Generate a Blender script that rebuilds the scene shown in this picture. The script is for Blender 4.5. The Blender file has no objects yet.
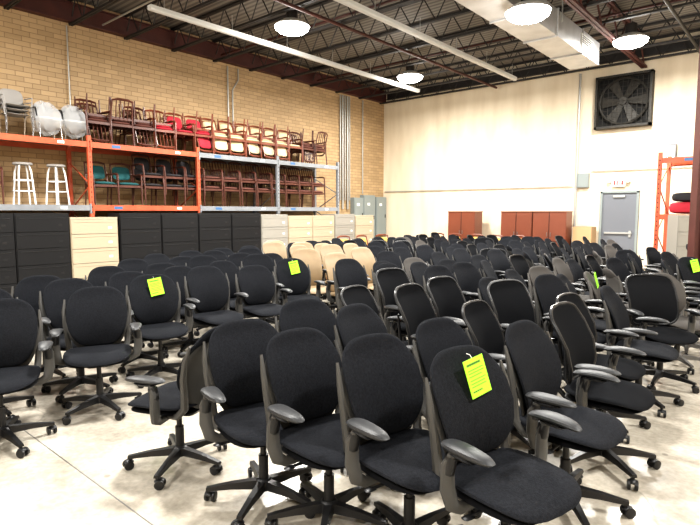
import bpy, math, random
from mathutils import Vector, Matrix
random.seed(11)
S=bpy.context.scene
R=math.radians
# ---------------- materials ----------------
def mat(name,col,rough=0.6,metal=0.0,emit=None,estr=0,noise=0,nscale=20,bump=0,bscale=200,trans=0,sheen=0,spec=None):
    m=bpy.data.materials.new(name); m.use_nodes=True
    nt=m.node_tree; b=nt.nodes['Principled BSDF']
    c=(*col,1)
    b.inputs['Base Color'].default_value=c
    b.inputs['Roughness'].default_value=rough
    b.inputs['Metallic'].default_value=metal
    if spec is not None: b.inputs['Specular IOR Level'].default_value=spec
    if sheen: b.inputs['Sheen Weight'].default_value=sheen
    if emit: 
        b.inputs['Emission Color'].default_value=(*emit,1); b.inputs['Emission Strength'].default_value=estr
    if trans:
        b.inputs['Alpha'].default_value=trans
    if noise or bump:
        tc=nt.nodes.new('ShaderNodeTexCoord')
    if noise:
        n=nt.nodes.new('ShaderNodeTexNoise'); n.inputs['Scale'].default_value=nscale; n.inputs['Detail'].default_value=5
        r=nt.nodes.new('ShaderNodeMapRange'); r.inputs['To Min'].default_value=1-noise; r.inputs['To Max'].default_value=1+noise
        r.inputs['From Min'].default_value=.3; r.inputs['From Max'].default_value=.7
        mx=nt.nodes.new('ShaderNodeVectorMath'); mx.operation='SCALE'; mx.inputs[0].default_value=col
        nt.links.new(tc.outputs['Object'],n.inputs['Vector']); nt.links.new(n.outputs['Fac'],r.inputs['Value'])
        nt.links.new(r.outputs['Result'],mx.inputs['Scale']); nt.links.new(mx.outputs[0],b.inputs['Base Color'])
    if bump:
        n2=nt.nodes.new('ShaderNodeTexNoise'); n2.inputs['Scale'].default_value=bscale
        bp=nt.nodes.new('ShaderNodeBump'); bp.inputs['Strength'].default_value=bump; bp.inputs['Distance'].default_value=.004
        nt.links.new(tc.outputs['Object'],n2.inputs['Vector']); nt.links.new(n2.outputs['Fac'],bp.inputs['Height']); nt.links.new(bp.outputs['Normal'],b.inputs['Normal'])
    return m
M={}
M['fab']=mat('black_fabric',(.0115,.0125,.0155),.92,bump=.5,bscale=220,noise=.3,nscale=90,spec=.12)
M['mesh']=mat('black_mesh',(.010,.0105,.012),1.0,bump=.2,bscale=400,spec=.05)
M['plast']=mat('charcoal_plastic',(.048,.047,.045),.5)
M['dark']=mat('black_plastic',(.011,.011,.012),.4,spec=.4)
M['pad']=mat('armpad_plastic',(.018,.019,.021),.48,spec=.4)
M['steel']=mat('brushed_steel',(.35,.35,.36),.35,.9)
M['gfab']=mat('gray_fabric',(.065,.060,.056),.9,bump=.3,spec=.2)
M['gplast']=mat('gray_plastic',(.10,.095,.09),.5)
M['tan']=mat('tan_leather',(.26,.185,.105),.6,noise=.08,nscale=10)
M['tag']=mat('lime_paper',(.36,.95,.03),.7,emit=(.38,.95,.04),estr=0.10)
M['ink']=mat('tag_ink',(.05,.15,.02),.8)
M['white']=mat('white_paper',(.85,.85,.82),.8)
M['wood']=mat('cherry_wood',(.17,.045,.022),.35,noise=.2,nscale=3)
M['dwood']=mat('dark_cherry_wood',(.08,.023,.013),.4,noise=.2,nscale=3)
M['cherry']=mat('cherry_veneer',(.17,.050,.026),.4,noise=.12,nscale=1.5)
M['red']=mat('red_upholstery',(.36,.015,.03),.85)
M['brn']=mat('brown_upholstery',(.095,.030,.020),.8)
M['cream']=mat('cream_upholstery',(.60,.48,.30),.85)
M['teal']=mat('teal_upholstery',(.008,.075,.08),.85)
M['blk']=mat('black_upholstery',(.014,.012,.014),.8)
M['yel']=mat('yellow_upholstery',(.50,.33,.08),.8)
M['orange']=mat('orange_rack_paint',(.50,.09,.035),.5,noise=.15,nscale=6)
M['rgray']=mat('gray_rack_paint',(.20,.21,.225),.5,noise=.1,nscale=6)
M['rblue']=mat('blue_rack_paint',(.05,.13,.28),.5)
M['deck']=mat('particle_board',(.22,.17,.12),.9,noise=.15,nscale=30)
M['cabk']=mat('black_cabinet_enamel',(.009,.009,.010),.5,spec=.25)
M['cabp']=mat('putty_cabinet_enamel',(.38,.315,.225),.5)
M['cabg']=mat('gray_cabinet_enamel',(.26,.245,.215),.5)
M['hand']=mat('cabinet_handle',(.22,.21,.2),.4,.5)
M['shadow']=mat('seam_dark',(.01,.01,.01),.9)
M['chrome']=mat('chrome',(.7,.7,.72),.2,1)
M['wenamel']=mat('white_enamel',(.8,.8,.8),.35)
M['plasticwrap']=mat('plastic_wrap',(.7,.72,.74),.05,trans=.38,spec=1.0)
M['sgray']=mat('light_gray_upholstery',(.26,.245,.23),.8)
M['joist']=mat('joist_steel_paint',(.026,.023,.022),.6,noise=.2,nscale=3)
M['maroon']=mat('maroon_steel_paint',(.075,.022,.017),.55,noise=.2,nscale=3)
M['duct']=mat('galvanized_duct',(.50,.50,.50),.38,.6,noise=.12,nscale=3)
M['strip']=mat('white_channel_enamel',(.60,.60,.58),.4)
M['pipe']=mat('galvanized_pipe',(.42,.42,.40),.4,.5)
M['panel']=mat('gray_panel_enamel',(.22,.25,.245),.5)
M['door']=mat('gray_door_paint',(.14,.15,.17),.5)
M['fan']=mat('fan_dark_metal',(.030,.027,.022),.6,.2,noise=.3,nscale=6)
M['card']=mat('cardboard',(.42,.28,.15),.9)
M['lens']=mat('lamp_lens',(1,1,1),.3,emit=(1,.985,.94),estr=18)
M['signr']=mat('exit_sign_red',(.6,.03,.03),.5,emit=(1,.1,.08),estr=.6)

# wall materials
def brick():
    m=bpy.data.materials.new('painted_brick'); m.use_nodes=True; nt=m.node_tree; b=nt.nodes['Principled BSDF']
    tc=nt.nodes.new('ShaderNodeTexCoord'); sp=nt.nodes.new('ShaderNodeSeparateXYZ'); cb=nt.nodes.new('ShaderNodeCombineXYZ')
    nt.links.new(tc.outputs['Object'],sp.inputs[0]); nt.links.new(sp.outputs['Y'],cb.inputs['X']); nt.links.new(sp.outputs['Z'],cb.inputs['Y'])
    br=nt.nodes.new('ShaderNodeTexBrick'); nt.links.new(cb.outputs[0],br.inputs['Vector'])
    br.inputs['Scale'].default_value=1; br.inputs['Brick Width'].default_value=.30; br.inputs['Row Height'].default_value=.10
    br.inputs['Mortar Size'].default_value=.008; br.inputs['Mortar Smooth'].default_value=.3
    br.inputs['Color1'].default_value=(.48,.335,.185,1); br.inputs['Color2'].default_value=(.39,.27,.145,1); br.inputs['Mortar'].default_value=(.27,.18,.10,1)
    n=nt.nodes.new('ShaderNodeTexNoise'); n.inputs['Scale'].default_value=.6; n.inputs['Detail'].default_value=4
    nt.links.new(tc.outputs['Object'],n.inputs['Vector'])
    r=nt.nodes.new('ShaderNodeMapRange'); r.inputs['To Min'].default_value=.82; r.inputs['To Max'].default_value=1.15
    mx=nt.nodes.new('ShaderNodeVectorMath'); mx.operation='SCALE'
    nt.links.new(n.outputs['Fac'],r.inputs['Value']); nt.links.new(br.outputs['Color'],mx.inputs[0]); nt.links.new(r.outputs['Result'],mx.inputs['Scale'])
    nt.links.new(mx.outputs[0],b.inputs['Base Color']); b.inputs['Roughness'].default_value=.7
    bp=nt.nodes.new('ShaderNodeBump'); bp.inputs['Strength'].default_value=.5; bp.inputs['Distance'].default_value=.01; bp.invert=True
    nt.links.new(br.outputs['Fac'],bp.inputs['Height']); nt.links.new(bp.outputs['Normal'],b.inputs['Normal'])
    return m
def plaster():
    m=bpy.data.materials.new('cream_painted_block'); m.use_nodes=True; nt=m.node_tree; b=nt.nodes['Principled BSDF']
    tc=nt.nodes.new('ShaderNodeTexCoord'); n=nt.nodes.new('ShaderNodeTexNoise'); n.inputs['Scale'].default_value=.8; n.inputs['Detail'].default_value=6
    mp=nt.nodes.new('ShaderNodeMapping'); mp.inputs['Scale'].default_value=(2.5,1,.5)
    nt.links.new(tc.outputs['Object'],mp.inputs[0]); nt.links.new(mp.outputs[0],n.inputs['Vector'])
    cr=nt.nodes.new('ShaderNodeValToRGB'); cr.color_ramp.elements[0].position=.3; cr.color_ramp.elements[0].color=(.64,.54,.40,1)
    cr.color_ramp.elements[1].position=.65; cr.color_ramp.elements[1].color=(.78,.69,.54,1)
    nt.links.new(n.outputs['Fac'],cr.inputs[0]); nt.links.new(cr.outputs[0],b.inputs['Base Color']); b.inputs['Roughness'].default_value=.7
    return m
def concrete():
    m=bpy.data.materials.new('sealed_concrete'); m.use_nodes=True; nt=m.node_tree; b=nt.nodes['Principled BSDF']; L=nt.links.new
    tc=nt.nodes.new('ShaderNodeTexCoord'); n=nt.nodes.new('ShaderNodeTexNoise'); n.inputs['Scale'].default_value=1.3; n.inputs['Detail'].default_value=10; n.inputs['Roughness'].default_value=.7
    L(tc.outputs['Object'],n.inputs['Vector'])
    cr=nt.nodes.new('ShaderNodeValToRGB'); cr.color_ramp.elements[0].position=.34; cr.color_ramp.elements[0].color=(.29,.26,.215,1)
    cr.color_ramp.elements[1].position=.62; cr.color_ramp.elements[1].color=(.49,.45,.38,1)
    L(n.outputs['Fac'],cr.inputs[0])
    n2=nt.nodes.new('ShaderNodeTexNoise'); n2.inputs['Scale'].default_value=28; n2.inputs['Detail'].default_value=4; L(tc.outputs['Object'],n2.inputs['Vector'])
    r2=nt.nodes.new('ShaderNodeMapRange'); r2.inputs['From Min'].default_value=.3; r2.inputs['From Max'].default_value=.7; r2.inputs['To Min'].default_value=.84; r2.inputs['To Max'].default_value=1.1
    L(n2.outputs['Fac'],r2.inputs['Value'])
    vs=nt.nodes.new('ShaderNodeTexVoronoi'); vs.inputs['Scale'].default_value=3.2; L(tc.outputs['Object'],vs.inputs['Vector'])
    r4=nt.nodes.new('ShaderNodeMapRange'); r4.inputs['From Min'].default_value=.05; r4.inputs['From Max'].default_value=.075; r4.inputs['To Min'].default_value=.66; r4.inputs['To Max'].default_value=1
    L(vs.outputs['Distance'],r4.inputs['Value'])
    vo=nt.nodes.new('ShaderNodeTexVoronoi'); vo.feature='DISTANCE_TO_EDGE'; vo.inputs['Scale'].default_value=.45
    nd=nt.nodes.new('ShaderNodeTexNoise'); nd.inputs['Scale'].default_value=2; nd.inputs['Detail'].default_value=5; L(tc.outputs['Object'],nd.inputs['Vector'])
    mixv=nt.nodes.new('ShaderNodeMix'); mixv.data_type='VECTOR'; mixv.inputs['Factor'].default_value=.3
    L(tc.outputs['Object'],mixv.inputs[4]); L(nd.outputs['Color'],mixv.inputs[5]); L(mixv.outputs[1],vo.inputs['Vector'])
    r3=nt.nodes.new('ShaderNodeMapRange'); r3.inputs['From Min'].default_value=0; r3.inputs['From Max'].default_value=.004; r3.inputs['To Min'].default_value=.72; r3.inputs['To Max'].default_value=1
    L(vo.outputs['Distance'],r3.inputs['Value'])
    mu=nt.nodes.new('ShaderNodeMath'); mu.operation='MULTIPLY'; L(r2.outputs['Result'],mu.inputs[0]); L(r3.outputs['Result'],mu.inputs[1])
    mu2=nt.nodes.new('ShaderNodeMath'); mu2.operation='MULTIPLY'; L(mu.outputs[0],mu2.inputs[0]); L(r4.outputs['Result'],mu2.inputs[1])
    mx=nt.nodes.new('ShaderNodeVectorMath'); mx.operation='SCALE'; L(cr.outputs[0],mx.inputs[0]); L(mu2.outputs[0],mx.inputs['Scale'])
    L(mx.outputs[0],b.inputs['Base Color']); b.inputs['Roughness'].default_value=.26
    return m
def deckmat():
    m=bpy.data.materials.new('steel_roof_deck'); m.use_nodes=True; nt=m.node_tree; b=nt.nodes['Principled BSDF']
    b.inputs['Roughness'].default_value=.7
    tc=nt.nodes.new('ShaderNodeTexCoord'); w=nt.nodes.new('ShaderNodeTexWave'); w.bands_direction='Y'; w.inputs['Scale'].default_value=2.1
    cr=nt.nodes.new('ShaderNodeValToRGB'); cr.color_ramp.elements[0].position=.4; cr.color_ramp.elements[0].color=(.10,.09,.078,1); cr.color_ramp.elements[1].position=.6; cr.color_ramp.elements[1].color=(.20,.18,.155,1)
    nt.links.new(tc.outputs['Object'],w.inputs['Vector']); nt.links.new(w.outputs['Fac'],cr.inputs[0]); nt.links.new(cr.outputs[0],b.inputs['Base Color'])
    return m

# ---------------- mesh builder ----------------
class MB:
    def __init__(s): s.v=[];s.f=[];s.m=[];s.mats=[]
    def mi(s,k):
        if k not in s.mats: s.mats.append(k)
        return s.mats.index(k)
    def add(s,vs,fs,k,T=None):
        o=len(s.v); i=s.mi(k)
        for v in vs:
            v=Vector(v)
            if T is not None: v=T@v
            s.v.append(v)
        for f in fs: s.f.append([o+j for j in f]); s.m.append(i)
    def box(s,c,d,k,T=None):
        x,y,z=c; a,b,e=d[0]/2,d[1]/2,d[2]/2
        vs=[(x+i*a,y+j*b,z+l*e) for i in(-1,1) for j in(-1,1) for l in(-1,1)]
        fs=[(0,1,3,2),(4,6,7,5),(0,4,5,1),(2,3,7,6),(0,2,6,4),(1,5,7,3)]
        s.add(vs,fs,k,T)
    def frus(s,p,q,k,T=None):
        vs=list(p)+list(q)
        s.add(vs,[(0,1,2,3),(7,6,5,4),(0,4,5,1),(1,5,6,2),(2,6,7,3),(3,7,4,0)],k,T)
    def tube(s,pts,rad,k,seg=8,T=None,flat=1.0,up=(0,0,1)):
        pts=[Vector(p) for p in pts]; n=len(pts)
        if not hasattr(rad,'__len__'): rad=[rad]*n
        vs=[];fs=[]; prev=None
        for i,p in enumerate(pts):
            t=(pts[min(i+1,n-1)]-pts[max(i-1,0)]).normalized()
            if prev is None:
                u=Vector(up) 
                if abs(t.dot(u))>.95: u=Vector((1,0,0))
                a=t.cross(u).normalized()
            else:
                a=(prev-t*prev.dot(t)).normalized()
            prev=a; b=t.cross(a)
            for j in range(seg):
                g=2*math.pi*j/seg
                vs.append(p+a*math.cos(g)*rad[i]+b*math.sin(g)*rad[i]*flat)
        for i in range(n-1):
            for j in range(seg):
                j2=(j+1)%seg
                fs.append((i*seg+j,i*seg+j2,(i+1)*seg+j2,(i+1)*seg+j))
        fs.append(tuple(reversed(range(seg)))); fs.append(tuple((n-1)*seg+j for j in range(seg)))
        s.add(vs,fs,k,T)
    def pillow(s,fn,k,rings=6,segs=28,n=3.0,p=2.6,T=None):
        vs=[];fs=[]
        for side in (1,-1):
            o=len(vs); vs.append(fn(0,0,side))
            for i in range(1,rings+ (1 if side==1 else 0)):
                r=math.sin(math.pi/2*i/rings); t=(1-min(1,r)**p)**(1/p) if i<rings else 0
                for j in range(segs):
                    g=2*math.pi*j/segs; c,sn=math.cos(g),math.sin(g)
                    a=r*math.copysign(abs(c)**(2/n),c); b=r*math.copysign(abs(sn)**(2/n),sn)
                    vs.append(fn(a,b,side*t))
            if side==1:
                for j in range(segs): fs.append((o,o+1+j,o+1+(j+1)%segs))
                for i in range(rings-1):
                    for j in range(segs):
                        A=o+1+i*segs;B=A+segs;j2=(j+1)%segs
                        fs.append((A+j,B+j,B+j2,A+j2))
                rim=o+1+(rings-1)*segs
            else:
                for j in range(segs): fs.append((o,o+1+(j+1)%segs,o+1+j))
                for i in range(rings-1):
                    A=o+1+i*segs; B=A+segs if i<rings-2 else rim
                    for j in range(segs):
                        j2=(j+1)%segs
                        fs.append((A+j,A+j2,B+j2,B+j))
        s.add(vs,fs,k,T)
    def mesh(s,name,ang=38):
        me=bpy.data.meshes.new(name); me.from_pydata([tuple(v) for v in s.v],[],s.f)
        for k in s.mats: me.materials.append(M[k])
        me.polygons.foreach_set('material_index',s.m); me.polygons.foreach_set('use_smooth',[True]*len(s.f))
        me.update(); me.validate()
        import bmesh
        bm=bmesh.new(); bm.from_mesh(me); bmesh.ops.recalc_face_normals(bm,faces=bm.faces[:]); bm.to_mesh(me); bm.free()
        me.set_sharp_from_angle(angle=R(ang))
        return me
def put(me,name,x=0,y=0,z=0,rz=0,rx=0,ry=0,parent=None,sc=1,bevel=0):
    o=bpy.data.objects.new(name,me); S.collection.objects.link(o)
    o.location=(x,y,z); o.rotation_euler=(R(rx),R(ry),R(rz)); o.scale=(sc,sc,sc)
    if parent: o.parent=parent
    if bevel:
        b=o.modifiers.new('bevel','BEVEL'); b.width=bevel; b.segments=2; b.limit_method='ANGLE'
    return o

# ---------------- office chair ----------------
def base5(m,leg='dark',z0=0,rot=0):
    m.tube([(0,0,.065),(0,0,.075),(0,0,.125),(0,0,.135)],[.035,.05,.045,.034],leg,16)
    m.tube([(0,0,.12),(0,0,.27)],.027,'dark',14); m.tube([(0,0,.27),(0,0,.40)],.017,'dark',12)
    for i in range(5):
        T=Matrix.Rotation(2*math.pi*i/5+rot,4,'Z')
        m.frus([(.02,-.028,.078),(.02,.028,.078),(.02,.022,.128),(.02,-.022,.128)],
               [(.18,-.020,.078),(.18,.020,.078),(.18,.015,.112),(.18,-.015,.112)],leg,T)
        m.frus([(.18,-.020,.078),(.18,.020,.078),(.18,.015,.112),(.18,-.015,.112)],
               [(.315,-.017,.070),(.315,.017,.070),(.315,.013,.088),(.315,-.013,.088)],leg,T)
        m.tube([(.30,0,.05),(.30,0,.085)],.011,'dark',8,T)
        g=Matrix.Translation((.30,0,0))@Matrix.Rotation(i*1.3+.5,4,'Z')
        for sgn in(-1,1):
            m.tube([(.015,sgn*.010,.029),(.015,sgn*.013,.029),(.015,sgn*.027,.029),(.015,sgn*.030,.029)],[.024,.029,.029,.022],'dark',14,T@g)
        m.pillow(lambda a,b,s:(.010+a*.030,b*.026,.047+s*.014),'dark',3,12,2,2,T@g)
def chair(style):
    m=MB()
    fab,pl={'task':('fab','plast'),'square':('mesh','dark'),'gray':('gfab','gplast'),'tan':('tan','dark')}[style]
    base5(m,'gplast' if style=='gray' else 'dark',rot=random.random())
    m.pillow(lambda a,b,s:(-.02+a*.14,b*.10,.405+s*.03),'dark',3,16,5,4)
    m.tube([(.03,-.08,.405),(.03,-.25,.40)],.007,'dark',6); m.pillow(lambda a,b,s:(.03+a*.02,-.26+b*.03,.40+s*.006),'dark',2,10,3)
    m.pillow(lambda a,b,s:(.02+a*.225,b*.235,.438+s*.018-.03*max(0,a-.4)**2),'dark',3,28,3.4)
    def seat(a,b,s):
        z=.470+s*(.034 if s>0 else .02)+.012*b*b-.07*max(0,a-.35)**2+.02*max(0,-a-.5)
        return (.03+a*.24,b*(.248-.01*a),z)
    m.pillow(seat,fab,8,36,3.3,2.4)
    n=3.7
    if style=='square': n=5.0
    if style=='tan': n=4.2
    def W(v):
        if style=='square': return .225+.012*v
        if style=='tan': return .215+.02*v
        # waisted low, widest at shoulder height, drawn in slightly at the top
        return .172+.058*math.sin(math.pi*v*.72+.02)-.006*math.cos(2*math.pi*v)
    H={'task':(.495,.485),'gray':(.50,.46),'square':(.52,.46),'tan':(.49,.56)}[style]
    def bx(v,a): return -.190-.120*v+.048*math.sin(math.pi*min(1,v*1.15))+.055*a*a*(1-.35*v)
    th=.014 if style=='square' else .027
    def back(a,b,s):
        v=(b+1)/2; return (bx(v,a)+s*th, a*W(v), H[0]+H[1]*v-.012*a*a*v)
    m.pillow(back,fab,9,44,n,2.6)
    if style in('task','gray'):
        def shell(a,b,s):
            v=(b+1)/2; vv=max(0,(v*.86-.06))
            return (bx(vv,a)-.030+s*.012, a*(W(vv)+.018)*(1-.12*(1-v)**3), .435+.47*v)
        m.pillow(shell,pl,6,32,3.6,3)
        for sg in(-1,1):
            pts=[(-.03,sg*.17,.41),(-.13,sg*.212,.43),(-.185,sg*.218,.49),(-.190,sg*.226,.58),(-.195,sg*.240,.68),(-.212,sg*.247,.79),(-.245,sg*.240,.89)]
            m.tube(pts,[.016,.022,.025,.023,.020,.016,.007],pl,8)
    else:
        for sg in(-1,1):
            m.tube([(-.04,sg*.07,.41),(-.20,sg*.08,.40),(-.275,sg*.09,.47),(-.285,sg*.11,.62),(-.29,sg*.13,.78)],[.016,.018,.017,.013,.009],pl,8)
        if style=='square':
            pts=[]
            for j in range(33):
                g=2*math.pi*j/32; c,sn=math.cos(g),math.sin(g)
                a=math.copysign(abs(c)**(2/n),c); b=math.copysign(abs(sn)**(2/n),sn); pts.append(back(a,b,0))
            m.tube(pts,.012,'dark',6)
    for sg in(-1,1):
        pts=[(-.03,sg*.10,.405),(-.03,sg*.24,.405),(-.035,sg*.285,.43),(-.045,sg*.302,.50),(-.045,sg*.302,.60),(-.02,sg*.292,.655)]
        ap='plast' if style!='gray' else 'gplast'
        m.tube(pts,[.018,.020,.024,.026,.023,.018],ap,10,flat=1.35)
        m.tube([(-.045,sg*.302,.555),(-.045,sg*.302,.57),(-.03,sg*.296,.64)],[.020,.029,.027],'dark',10)
        m.pillow(lambda a,b,s:(.02+a*.075,sg*.29+b*.03,.655+s*.012),'dark',2,14,3)
        m.pillow(lambda a,b,s:(.035+a*.130,sg*.288+b*(.046-.008*a)-sg*.012*a*a,.682+s*.017-.010*a*a),'pad',4,24,2.6,2.6)
    return m.mesh('office_chair_'+style)
CH={k:chair(k) for k in('task','square','gray','tan')}
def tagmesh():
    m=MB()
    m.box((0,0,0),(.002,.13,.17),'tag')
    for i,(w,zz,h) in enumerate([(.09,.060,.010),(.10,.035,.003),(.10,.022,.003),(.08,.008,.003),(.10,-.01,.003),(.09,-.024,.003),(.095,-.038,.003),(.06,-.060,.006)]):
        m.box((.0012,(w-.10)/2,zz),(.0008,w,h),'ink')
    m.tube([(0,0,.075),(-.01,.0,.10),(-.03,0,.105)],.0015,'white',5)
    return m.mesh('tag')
TAG=tagmesh()
NM={'task':'office_chair','square':'mesh_back_office_chair','gray':'gray_office_chair','tan':'tan_office_chair'}
placed=[]
def ch(st,x,y,rz,tag=False,zs=1.0):
    o=put(CH[st],NM[st],x,y,0,rz); placed.append((x,y)); o.scale[2]=zs
    if tag:
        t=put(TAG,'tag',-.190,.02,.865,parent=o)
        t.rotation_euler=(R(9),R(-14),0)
    return o
J=random.uniform
# front rows
ch('task',-.90,2.07,-15,True); ch('task',-1.33,1.98,-13,zs=1.01); ch('task',-1.77,1.90,-9,zs=.99); ch('task',-2.20,1.83,-17,zs=.99)
ch('task',-2.93,1.76,205,zs=.94)
ch('task',-.91,2.86,-6); ch('task',-1.40,2.72,-10,zs=.97); ch('task',-1.92,2.62,2,zs=1.02); ch('task',-2.42,2.56,-14); 
# right group rows
y=3.50; row=0
while y<13.6:
    if y<4.8: xe=-2.9
    elif y<8.0: xe=-4.3
    else: xe=-8.4
    x=(-.87 if row==0 else -1.0)+J(-.05,.05)- (0.0 if y<9 else .3); c=0
    while x>xe:
        st='task'
        if row in(0,1): st='square'
        elif row in (4,5,9) and c<3: st='gray'
        elif row==2: st='task'
        elif J(0,1)<.22: st='square'
        elif J(0,1)<.10: st='gray'
        rz=J(-18,10)
        if row>2 and J(0,1)<.3: rz=J(-55,40)
        ok = not (abs(x+1.43)<.5 and abs(y-10.6)<.5) and not (x>-3.0 and y>11.2) 
        if ok: ch(st,x+J(-.04,.04),y+J(-.06,.06),rz,tag=(row,c) in((4,1),(7,0)),zs=J(.96,1.05))
        x-=.60; c+=1
    y+=.70; row+=1
# left group
for i,(x0,yy) in enumerate([(-4.0,.35),(-4.12,1.12),(-4.25,1.85),(-4.66,2.62),(-4.72,3.32),(-4.78,4.02),(-4.95,4.75)]):
    for c in range(6):
        x=x0-.63*c
        if x<-5.7-max(0,(yy-2))*.85: continue
        ch('task',x+J(-.06,.06)*(c>0),yy+.05*c+J(-.06,.06)*(c>0),J(-26,-2),tag=(i,c) in((3,0),(6,0)),zs=J(.97,1.03))
# tan chairs with black ones in between
tans={(0,0),(0,1),(1,0),(1,1),(1,2),(2,2),(2,3),(1,3),(2,4),(2,1)}
for i in range(4):
    for c in range(5):
        x=-4.75-.68*c-.12*i; yy=5.5+.72*i
        ch('tan' if (i,c) in tans else 'task',x,yy+J(-.04,.04),J(-30,5),zs=J(.97,1.03))

# ---------------- guest wooden chairs ----------------
def guest(wood,uph,name,cush=True):
    m=MB()
    for sg in(-1,1):
        m.tube([(.23,sg*.25,.0),(.22,sg*.25,.42),(.20,sg*.26,.62),(.16,sg*.26,.66)],[.014,.02,.02,.016],wood,6)
        m.tube([(-.27,sg*.23,0),(-.22,sg*.23,.42),(-.24,sg*.22,.65),(-.31,sg*.21,.90)],[.014,.02,.018,.014],wood,6)
        m.tube([(.20,sg*.26,.64),(.10,sg*.275,.665),(-.08,sg*.27,.66),(-.24,sg*.22,.67)],[.018,.022,.018,.014],wood,6)
        m.box((0,sg*.24,.40),(.44,.025,.05),wood)
    m.box((.21,0,.40),(.025,.48,.05),wood); m.box((-.22,0,.40),(.025,.44,.05),wood)
    m.tube([(-.305,-.21,.89),(-.325,-.1,.915),(-.325,.1,.915),(-.305,.21,.89)],[.02,.026,.026,.02],wood,6)
    m.pillow(lambda a,b,s:(a*.24,b*.235,.45+s*.045),uph,4,24,4)
    if cush: m.pillow(lambda a,b,s:(-.255-.035*b+s*.022,a*.19,.70+b*.145),uph,4,20,4)
    else:
        for q in(-.12,-.04,.04,.12): m.tube([(-.225,q,.52),(-.255,q*1.02,.70),(-.315,q*1.05,.90)],.011,wood,5)
        m.box((-.225,0,.53),(.02,.42,.035),wood)
    return m.mesh(name)
G={k:guest(v[0],v[1],'guest_'+k,v[2]) for k,v in dict(red=('wood','red',True),cream=('wood','cream',True),teal=('dwood','teal',True),blk=('dwood','blk',True),maroon=('dwood','brn',False),yel=('wood','yel',True),redo=('wood','red',False)).items()}
GN=dict(red='red_guest_chair',redo='red_guest_chair',cream='cream_guest_chair',teal='teal_guest_chair',blk='dark_guest_chair',maroon='wooden_guest_chair',yel='yellow_guest_chair')
def gch(k,x,y,z,rz): return put(G[k],GN[k],x,y,z,rz)
ZT=3.005; ZM=1.745
yy=5.02; i=0
while yy<12.0:
    k='maroon' if yy<6.4 else ('redo' if i%3==0 else 'red') if yy<8.0 else 'cream' if yy<10.7 else 'maroon'
    fl=180 if (k=='maroon' and i%3==1) else 0
    gch(k,-11.25,yy,ZT,J(-6,6)+fl)
    if i%7!=4: put(G[k],GN[k],-11.36,yy+.04,ZT+.965,180+J(-8,8)+fl,180,0)
    if i%2==0: gch(k,-11.66,yy+.2,ZT,J(-3,3))
    yy+=.50; i+=1
yy=5.15
while yy<12.0:
    k='teal' if yy<6.2 else 'blk' if yy<7.3 else 'maroon'
    gch(k,-11.30,yy,ZM,J(-8,8))
    if yy>6.2 : put(G[k],GN[k],-11.33,yy+.02,ZM+.24,J(-4,4))
    yy+=.53
for k,yy in(('blk',2.5),('blk',3.05)): gch(k,-11.4,yy,ZM,J(-8,8))
for i in range(5): gch('yel',-8.9+.66*i,14.4+J(-.1,.1),0,-90+J(-10,10))
for i in range(3): gch('yel',-9.6+.1*i,11.2+.75*i,0,J(-20,10))
def stack_chair():
    m=MB()
    for i in range(3):
        z=.09*i; x=.03*i
        m.pillow(lambda a,b,s:(x+a*.23,b*.24,z+.45+s*.02+.02*b*b),'sgray',4,24,3.5)
        m.pillow(lambda a,b,s:(x-.24-.05*b+s*.015+.03*a*a,a*.22,z+.68+b*.17),'sgray',4,20,3)
        for sg in(-1,1):
            m.tube([(x+.23,sg*.25,z*.99),(x+.20,sg*.25,z+.44),(x-.20,sg*.25,z+.44),(x-.26,sg*.24,z*.99)],.011,'chrome',6)
            m.tube([(x-.18,sg*.24,z+.44),(x-.25,sg*.21,z+.62),(x-.29,sg*.19,z+.82)],.011,'chrome',6)
            m.tube([(x+.18,sg*.25,z+.44),(x+.15,sg*.27,z+.64),(x-.22,sg*.25,z+.66)],.012,'sgray',6)
    return m.mesh('stack')
SC=stack_chair()
for yy in(2.45,3.04,3.62): put(SC,'stacked_gray_chairs',-11.36,yy,ZT,J(-12,12),sc=.88)
def wrapped():
    m=MB()
    def f(a,b,s):
        w=.04*math.sin(9*a+5*b)*abs(s)
        return (a*.27+.02*math.sin(11*b),b*.28+.015*math.sin(12*a),.44+s*.33+w-.12*a*(1 if s>0 else 0))
    m.pillow(f,'plasticwrap',8,30,3.4,2.2)
    m.pillow(lambda a,b,s:(a*.22,b*.23,.42+s*.04),'sgray',4,20,3.5)
    m.pillow(lambda a,b,s:(-.20+s*.03,a*.22,.62+b*.15),'sgray',4,20,3)
    for sg in(-1,1): m.tube([(-.2,sg*.24,.66),(.1,sg*.25,.64),(.18,sg*.25,.45)],.014,'dark',6)
    for sx in(-1,1):
        for sg in(-1,1): m.tube([(sx*.2,sg*.22,0),(sx*.18,sg*.2,.40)],.011,'chrome',6)
    return m.mesh('wrapped')
WR=wrapped()
for yy in(4.14,4.64): put(WR,'plastic_wrapped_chair',-11.30,yy,ZT,J(-10,10),sc=.90)
def stool():
    m=MB()
    m.tube([(0,0,.735),(0,0,.74),(0,0,.77),(0,0,.78)],[.15,.165,.165,.15],'sgray',24)
    for i in range(4):
        g=math.pi/4+i*math.pi/2; c,s=math.cos(g),math.sin(g)
        m.tube([(c*.11,s*.11,.735),(c*.15,s*.15,.60),(c*.20,s*.20,.02),(c*.20,s*.20,0)],[.016,.016,.016,.018],'wenamel',8)
    for rr,z in((.178,.25),(.163,.45)):
        m.tube([(rr*math.cos(2*math.pi*j/24),rr*math.sin(2*math.pi*j/24),z) for j in range(25)],.010,'wenamel',6)
    return m.mesh('stool')
ST=stool()
put(ST,'white_metal_stool',-11.25,3.66,ZM); put(ST,'white_metal_stool',-11.25,4.25,ZM,20)

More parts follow.
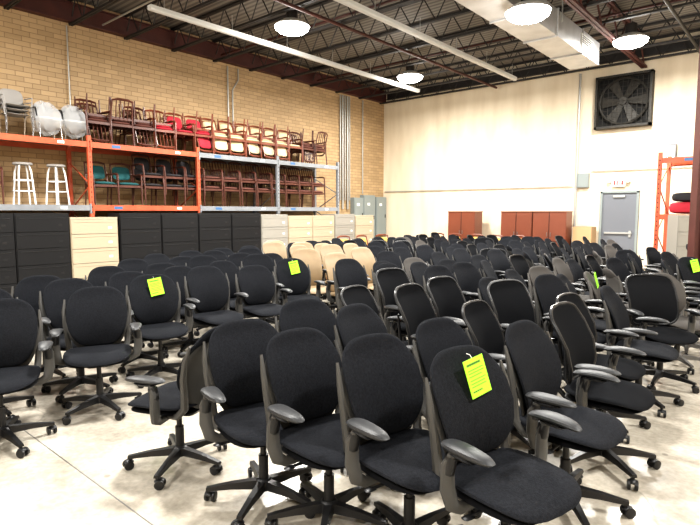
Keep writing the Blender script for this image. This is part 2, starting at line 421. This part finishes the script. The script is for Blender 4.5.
# ---------------- racks ----------------
def rack(ys,x0,x1,zl,cols,name):
    m=MB()
    for i,yy in enumerate(ys):
        k=cols['up'][i%len(cols['up'])]
        for xx in(x0,x1):
            m.box((xx,yy,zl[-1]/2+.06),(.07,.075,zl[-1]+.12),k); m.box((xx,yy,.006),(.12,.13,.012),'rgray')
            for q in range(int(zl[-1]/.1)):
                if xx==x0: m.box((xx+.0355,yy,.1+.1*q),(.001,.018,.03),'shadow')
        z=.15; d=1
        while z<zl[-1]-.4:
            a,b=(x0,x1) if d>0 else (x1,x0)
            m.tube([(a,yy,z),(b,yy,z+.5)],.014,k,6); z+=.5; d*=-1
    for i in range(len(ys)-1):
        a,b=ys[i]+.04,ys[i+1]-.04
        for l,z in enumerate(zl):
            k=cols['beam'][l][i%len(cols['beam'][l])]
            for xx,sg in((x0,1),(x1,-1)):
                m.box((xx+sg*.015,(a+b)/2,z-.055),(.045,b-a,.11),k)
                m.box((xx+sg*.02,a-.012,z-.07),(.055,.03,.20),k); m.box((xx+sg*.02,b+.012,z-.07),(.055,.03,.20),k)
            m.box(((x0+x1)/2,(a+b)/2,z-.01),(abs(x1-x0)-.08,b-a,.02),'deck')
            m.box((x0+.0385,a+.5,z-.055),(.002,.18,.06),'rblue'); m.box((x0+.0385,b-.5,z-.055),(.002,.12,.05),'white')
    return put(m.mesh(name),name)
ys=[-.2,2.3,4.79,7.30,9.80,12.25]
rack(ys,-11.0,-11.98,[1.74,3.0],{'up':['rgray','rgray','orange','orange','rgray','rgray'],'beam':[['rgray','rgray','orange','rgray','rgray'],['orange','orange','orange','rgray','rgray']]},'pallet_rack')
rr=rack([0,2.4],0,-1.0,[1.55,2.75],{'up':['orange'],'beam':[['orange'],['orange']]},'pallet_rack')
rr.location=(-2.45,13.1,0); rr.rotation_euler=(0,0,R(-90))
def seatpile(k):
    m=MB()
    m.pillow(lambda a,b,s:(a*.4,b*.3,.13+s*.13),k,5,24,5,4); m.pillow(lambda a,b,s:(a*.36,b*.28,.36+s*.10),'blk',5,24,5,4)
    return m.mesh('cush')
put(seatpile('red'),'stacked_seat_cushions',-1.9,13.6,1.56); put(seatpile('sgray'),'stacked_seat_cushions',-.9,13.6,1.56)
put(seatpile('blk'),'stacked_seat_cushions',-1.9,13.6,.02)

# ---------------- file cabinets ----------------
def cabinet(k,w,h,nd,d=.5):
    m=MB(); m.box((-d/2,0,h/2+.02),(d,w,h-.04),k); m.box((-d/2,0,.02),(d-.04,w-.04,.04),'shadow')
    dh=(h-.10)/nd
    for i in range(nd):
        z=.06+dh*(i+.5)
        m.box((.009,0,z),(.018,w-.03,dh-.010),k)
        m.box((.001,0,z+dh/2),(.004,w-.03,.007),'hand' if k!='cabk' else 'shadow')
        m.box((.020,0,z+dh*.32),(.006,w*.86,.012),k if k!='cabk' else 'dark')
        m.box((.019,w*.32,z-dh*.1),(.003,.07,.04),'white' if k!='cabk' else 'dark')
    return m.mesh('cab_'+k)
CB={k:cabinet(k,.90,h,5) for k,h in(('cabk',1.58),('cabp',1.50),('cabg',1.54))}
CN=dict(cabk='black_lateral_file_cabinet',cabp='putty_lateral_file_cabinet',cabg='gray_lateral_file_cabinet')
seq=[('cabk',.9),('cabk',1.83),('cabk',2.75),('cabk',3.66),('cabp',4.58),('cabk',5.52),('cabk',6.43),('cabk',7.34),('cabk',8.25),('cabg',9.17),('cabp',10.09),('cabp',11.0),('cabg',11.92),('cabp',12.85)]
for k,yy in seq: put(CB[k],CN[k],-10.42,yy,0,0,bevel=.004)
put(CB['cabg'],CN['cabg'],-1.50,12.25,0,-60,bevel=.004)
def wcab(w,h):
    m=MB(); m.box((0,0,h/2),(w,.5,h),'cherry')
    m.box((0,0,h+.012),(w+.03,.53,.024),'cherry')
    for s in(-1,1):
        m.box((s*w/4,-.256,h*.72),(w/2-.03,.014,h*.46),'cherry'); m.box((s*w/4,-.256,h*.25),(w/2-.03,.014,h*.40),'cherry')
        m.box((s*.05,-.272,h*.6),(.012,.02,.12),'hand'); m.box((s*.05,-.272,h*.35),(.012,.02,.12),'hand')
    m.box((0,-.252,h/2),(.012,.004,h),'shadow'); m.box((0,-.252,h*.47),(w,.004,.012),'shadow')
    return m.mesh('wcab')
wc=wcab(.95,1.6)
for xx in(-8.35,-6.53,-5.55): put(wc,'cherry_storage_cabinet',xx,15.45,0,bevel=.004)
def cbox():
    m=MB(); m.box((0,0,.3),(.55,.5,.6),'card'); m.box((0,0,.603),(.55,.05,.004),'deck'); m.box((0,-.252,.45),(.05,.002,.3),'deck'); m.box((0,0,.9),(.5,.45,.58),'card'); m.box((0,0,1.193),(.5,.05,.004),'deck')
    return m.mesh('cb')
put(cbox(),'stacked_cardboard_boxes',-4.70,15.6,0)

# ---------------- room shell ----------------
X0,X1,Y0,Y1,Z1=-12.1,6.0,-7.0,16.05,6.08
def shell(name,c,d,mt):
    M['_'+name]=mt; m=MB(); m.box(c,d,'_'+name); return put(m.mesh(name),name)
cx,cy=(X0+X1)/2,(Y0+Y1)/2; LX,LY=X1-X0,Y1-Y0
pl=plaster()
shell('floor',(cx,cy,-.1),(LX+.4,LY+.4,.2),concrete())
shell('ceiling',(cx,cy,Z1+.1),(LX+.4,LY+.4,.2),deckmat())
shell('wall_left',(X0-.1,cy,Z1/2),(.2,LY+.4,Z1),brick())
shell('wall_back',(cx,Y1+.1,Z1/2),(LX,.2,Z1),pl)
shell('wall_right',(X1+.1,cy,Z1/2),(.2,LY+.4,Z1),pl)
shell('wall_front',(cx,Y0-.1,Z1/2),(LX,.2,Z1),pl)
m=MB()
m.box((cx,1.30,.0006),(LX,.007,.001),'gplast'); m.box((cx,7.4,.0006),(LX,.007,.001),'gplast'); m.box((cx,-4.8,.0006),(LX,.007,.001),'gplast')
for xx in(-9.6,2.6): m.box((xx,cy,.0006),(.007,LY,.001),'gplast')
put(m.mesh('trim'),'trim_1')
def joist(L,h=.5):
    m=MB(); z0=-h
    for z in(0,z0):
        m.box((0,-.025,z),(L,.032,.045),'joist'); m.box((0,.025,z),(L,.032,.045),'joist')
    n=int(L/.6); p=L/n; x=-L/2
    for i in range(n):
        a=(x+i*p,0,z0); b=(x+(i+.5)*p,0,0); c=(x+(i+1)*p,0,z0)
        m.tube([a,b],.013,'joist',5); m.tube([b,c],.013,'joist',5)
    return m.mesh('joist')
JM=joist(LX-.02)
yy=-5.8
while yy<15.9:
    put(JM,'roof_joist',cx,yy,Z1-.03); yy+=1.2
def ibeam(L,h,w,k):
    m=MB(); m.box((0,0,0),(w,L,.02),k); m.box((0,0,-h),(w,L,.02),k); m.box((0,0,-h/2),(.015,L,h),k); return m.mesh('ib')
put(ibeam(LY-.02,.38,.16,'maroon'),'roof_beam',X0+.10,cy,Z1-.12)
put(ibeam(LX-.4,.26,.12,'joist'),'roof_beam',cx,Y1-.08,Z1-.14,90)
def girder(L,h):
    m=MB()
    for z in(0,-h): m.box((-.04,0,z),(.06,L,.05),'maroon'); m.box((.04,0,z),(.06,L,.05),'maroon')
    n=int(L/1.2); p=L/n
    for i in range(n):
        a=-L/2+i*p
        m.tube([(0,a,-h),(0,a+p/2,0)],.02,'maroon',5); m.tube([(0,a+p/2,0),(0,a+p,-h)],.02,'maroon',5)
    return m.mesh('girder')
GM=girder(LY-.4,.65)
put(GM,'roof_girder',-3.45,cy,Z1-.06)
m2=MB(); m2.box((0,0,3.0),(.15,.012,6.0),'maroon'); m2.box((-.08,0,3.0),(.014,.17,6.0),'maroon'); m2.box((.08,0,3.0),(.014,.17,6.0),'maroon'); m2.box((0,0,.01),(.30,.30,.02),'maroon')
put(m2.mesh('col'),'steel_column',-1.39,10.65,0,40)
def duct():
    m=MB(); L=19.0
    m.box((0,0,0),(.64,L,.48),'duct')
    yy=-L/2+.02
    while yy<L/2+.01:
        m.box((0,yy,0),(.69,.03,.53),'duct'); yy+=1.48
    m.box((.325,L/2-.9,-.02),(.03,.8,.34),'strip')
    for q in range(7): m.box((.342,L/2-.9,-.15+.043*q),(.012,.74,.010),'shadow')
    for y2 in(-8,-5,-2,1,4,7): 
        for s in(-1,1): m.box((s*.335,y2,.36),(.02,.02,.6),'pipe')
    return m.mesh('duct')
put(duct(),'air_duct',-4.15,3.75,5.20)
def strip(L):
    m=MB(); m.box((0,0,0),(.12,L,.06),'strip'); m.frus([(-.06,-L/2,-.03),(.06,-L/2,-.03),(.06,L/2,-.03),(-.06,L/2,-.03)],[(-.035,-L/2,-.06),(.035,-L/2,-.06),(.035,L/2,-.06),(-.035,L/2,-.06)],'strip')
    y=-L/2+.3
    while y<L/2: m.tube([(0,y,.02),(0,y,.34)],.006,'pipe',5); y+=1.5
    return m.mesh('strip')
put(strip(8.6),'strip_light_channel',-9.05,9.4,5.22); put(strip(14),'strip_light_channel',-6.25,7.2,5.22)
def pline(name,pts,r,k,z=0):
    m=MB(); m.tube(pts,r,k,10); return put(m.mesh(name),name)
pline('sprinkler_pipe',[(-7.6,Y0+.1,5.47),(-7.6,15.9,5.47)],.035,'maroon')
pline('sprinkler_pipe',[(-2.2,Y0+.1,5.47),(-2.2,15.9,5.47)],.035,'joist')
pline('sprinkler_pipe',[(X0+.2,8.7,5.7),(4,8.7,5.7)],.025,'maroon')
pline('sprinkler_pipe',[(X0+.2,12.3,5.7),(4,12.3,5.7)],.025,'maroon')
pline('gas_pipe',[(X0+.2,5.6,5.66),(4,5.6,5.66)],.02,'pipe')
def lamp():
    m=MB()
    m.tube([(0,0,.14),(0,0,.16),(0,0,.34),(0,0,.36)],[.10,.12,.12,.09],'joist',16)
    m.tube([(0,0,.36),(0,0,.62)],.008,'pipe',6)
    m.tube([(0,0,.15),(0,0,.12),(0,0,.04),(0,0,.0)],[.12,.20,.33,.36],'strip',32)
    return m.mesh('lamp')
def lens():
    m=MB(); m.tube([(0,0,-.002),(0,0,-.05),(0,0,-.10),(0,0,-.14),(0,0,-.155)],[.35,.335,.27,.15,.03],'lens',32); return m.mesh('lens')
LM=lamp(); LN=lens()
lamps=[(-8.2,7.75,5.36),(-8.6,12.6,5.34),(-3.62,8.65,4.82),(-3.15,13.1,5.33),(-8.3,2.4,5.3),(-3.4,3.0,5.3),(-8.3,-3,5.3),(-3,-3,5.3),(2,3,5.3),(2,9,5.3),(2,-3,5.3)]
for i,(x,y,z) in enumerate(lamps):
    o=put(LM,'high_bay_lamp',x,y,z); put(LN,'lens',0,0,0,parent=o)
    e=1.15 if i<4 else .92
    ld=bpy.data.lights.new('lamp_glow','AREA'); ld.shape='DISK'; ld.size=.6; ld.energy=360*e; ld.color=(1,.975,.925)
    lo=bpy.data.objects.new('lamp_glow',ld); S.collection.objects.link(lo); lo.parent=o; lo.location=(0,0,-.17)
    pd=bpy.data.lights.new('lamp_spill','POINT'); pd.energy=60*e; pd.shadow_soft_size=.3; pd.color=(1,.975,.925)
    po=bpy.data.objects.new('lamp_spill',pd); S.collection.objects.link(po); po.parent=o; po.location=(.0,0,-.5)
for i,yy in enumerate((13.55,13.67,13.79,13.92,14.03)): pline('wall_conduit',[(X0+.06,yy,1.7 if i%2 else 2.0),(X0+.06,yy,5.5)],.035 if i%2 else .022,'pipe')
pline('wall_conduit',[(X0+.05,9.15,3.0),(X0+.05,9.15,4.9),(X0+.05,9.25,5.05),(X0+.05,9.35,5.2),(X0+.05,9.35,5.5)],.02,'pipe')
pline('wall_conduit',[(X0+.05,9.0,3.0),(X0+.05,9.0,5.5)],.02,'pipe')
pline('wall_conduit',[(X0+.05,4.9,3.0),(X0+.05,4.9,5.5)],.014,'pipe')
pline('wall_conduit',[(X0+.05,14.75,2.25),(X0+.05,14.75,5.5)],.02,'pipe')
def epanel(w,h):
    m=MB(); m.box((.09,0,h/2),(.18,w,h),'panel'); m.box((.187,0,h/2),(.014,w-.05,h-.06),'panel'); m.box((.2,w*.35,h*.5),(.02,.03,.12),'dark'); m.box((.196,-w*.1,h*.8),(.004,.14,.09),'white'); return m.mesh('ep')
for yy,w,z,h in((14.38,.5,.9,1.2),(14.98,.65,.6,1.6),(15.68,.6,.75,1.4)): put(epanel(w,h),'electrical_panel',X0+.005,yy,z,bevel=.006)
pline('wall_conduit',[(-5.1,Y1-.05,.3),(-5.1,Y1-.05,5.5)],.03,'pipe')
pline('wall_conduit',[(X0+.1,Y1-.05,2.35),(-5.2,Y1-.05,2.35)],.016,'pipe')
pline('wall_conduit',[(-4.7,Y1-.05,2.75),(-2.2,Y1-.05,2.75)],.016,'pipe')
def fan():
    m=MB(); w=1.4
    for s in(-1,1): m.box((s*(w/2-.03),-.12,0),(.06,.24,w),'fan'); m.box((0,-.12,s*(w/2-.03)),(w,.24,.06),'fan')
    m.box((0,-.01,0),(w,.02,w),'shadow')
    m.tube([(.60*math.cos(2*math.pi*j/32),-.14,.60*math.sin(2*math.pi*j/32)) for j in range(33)],.03,'fan',6)
    m.tube([(0,-.05,0),(0,-.2,0)],.10,'fan',16)
    for i in range(6):
        T=Matrix.Rotation(i*math.pi/3,4,'Y')
        m.frus([(.08,-.16,-.05),(.08,-.14,-.05),(.08,-.08,.06),(.08,-.10,.06)],[(.56,-.15,-.15),(.56,-.13,-.15),(.56,-.08,.13),(.56,-.10,.13)],'fan',T)
    for i in range(-5,6): m.tube([(i*.12,-.245,-.67),(i*.12,-.245,.67)],.006,'fan',5); m.tube([(-.67,-.25,i*.12),(.67,-.25,i*.12)],.006,'fan',5)
    return m.mesh('fan')
put(fan(),'exhaust_fan',-3.93,Y1-.005,4.58)
m=MB(); m.box((0,-.03,1.06),(.86,.05,2.10),'door')
for s in(-1,1): m.box((s*.46,-.05,1.08),(.06,.09,2.17),'panel')
m.box((0,-.05,2.15),(.98,.09,.06),'panel'); m.box((0,-.075,1.02),(.7,.05,.05),'pipe'); m.box((.3,-.07,1.0),(.06,.03,.18),'pipe')
m.box((0,-.08,2.03),(.3,.05,.06),'pipe'); m.box((0,-.058,.15),(.8,.006,.25),'steel')
put(m.mesh('door'),'door_1',-3.93,Y1-.005,0,bevel=.004)
m=MB(); m.box((0,-.05,0),(.34,.08,.2),'white'); m.box((-.10,-.093,0),(.05,.006,.12),'signr'); m.box((-.03,-.093,0),(.04,.006,.12),'signr'); m.box((.035,-.093,0),(.02,.006,.12),'signr'); m.box((.10,-.093,0),(.05,.006,.12),'signr')
m.pillow(lambda a,b,s:(-.24+a*.06,-.08+s*.05,.05+b*.06),'white',3,14,2); m.pillow(lambda a,b,s:(.24+a*.06,-.08+s*.05,.05+b*.06),'white',3,14,2)
put(m.mesh('exit'),'exit_sign',-3.97,Y1-.005,2.40)
m=MB(); m.box((0,-.06,0),(.3,.12,.4),'panel'); m.box((0,-.124,0),(.26,.01,.36),'panel'); put(m.mesh('jb'),'junction_box',-4.9,Y1-.005,2.5)
m=MB(); m.box((0,-.06,0),(.22,.12,.5),'rgray'); m.box((0,-.124,.05),(.16,.01,.3),'white'); put(m.mesh('jb'),'junction_box',-2.75,Y1-.005,3.1)

# ---------------- camera / world ----------------
cd=bpy.data.cameras.new('camera'); co=bpy.data.objects.new('camera',cd); S.collection.objects.link(co)
co.location=(0,0,1.6); co.rotation_euler=(R(90-5.44),0,R(40.6)); cd.sensor_width=36; cd.lens=27.26; S.camera=co
w=bpy.data.worlds.new('world'); S.world=w; w.use_nodes=True; w.node_tree.nodes['Background'].inputs[0].default_value=(.8,.85,1,1); w.node_tree.nodes['Background'].inputs[1].default_value=.3
S.view_settings.view_transform='Standard'
try: S.view_settings.look='Medium High Contrast'
except Exception as e: print('LOOK',e)
S.view_settings.exposure=0.15
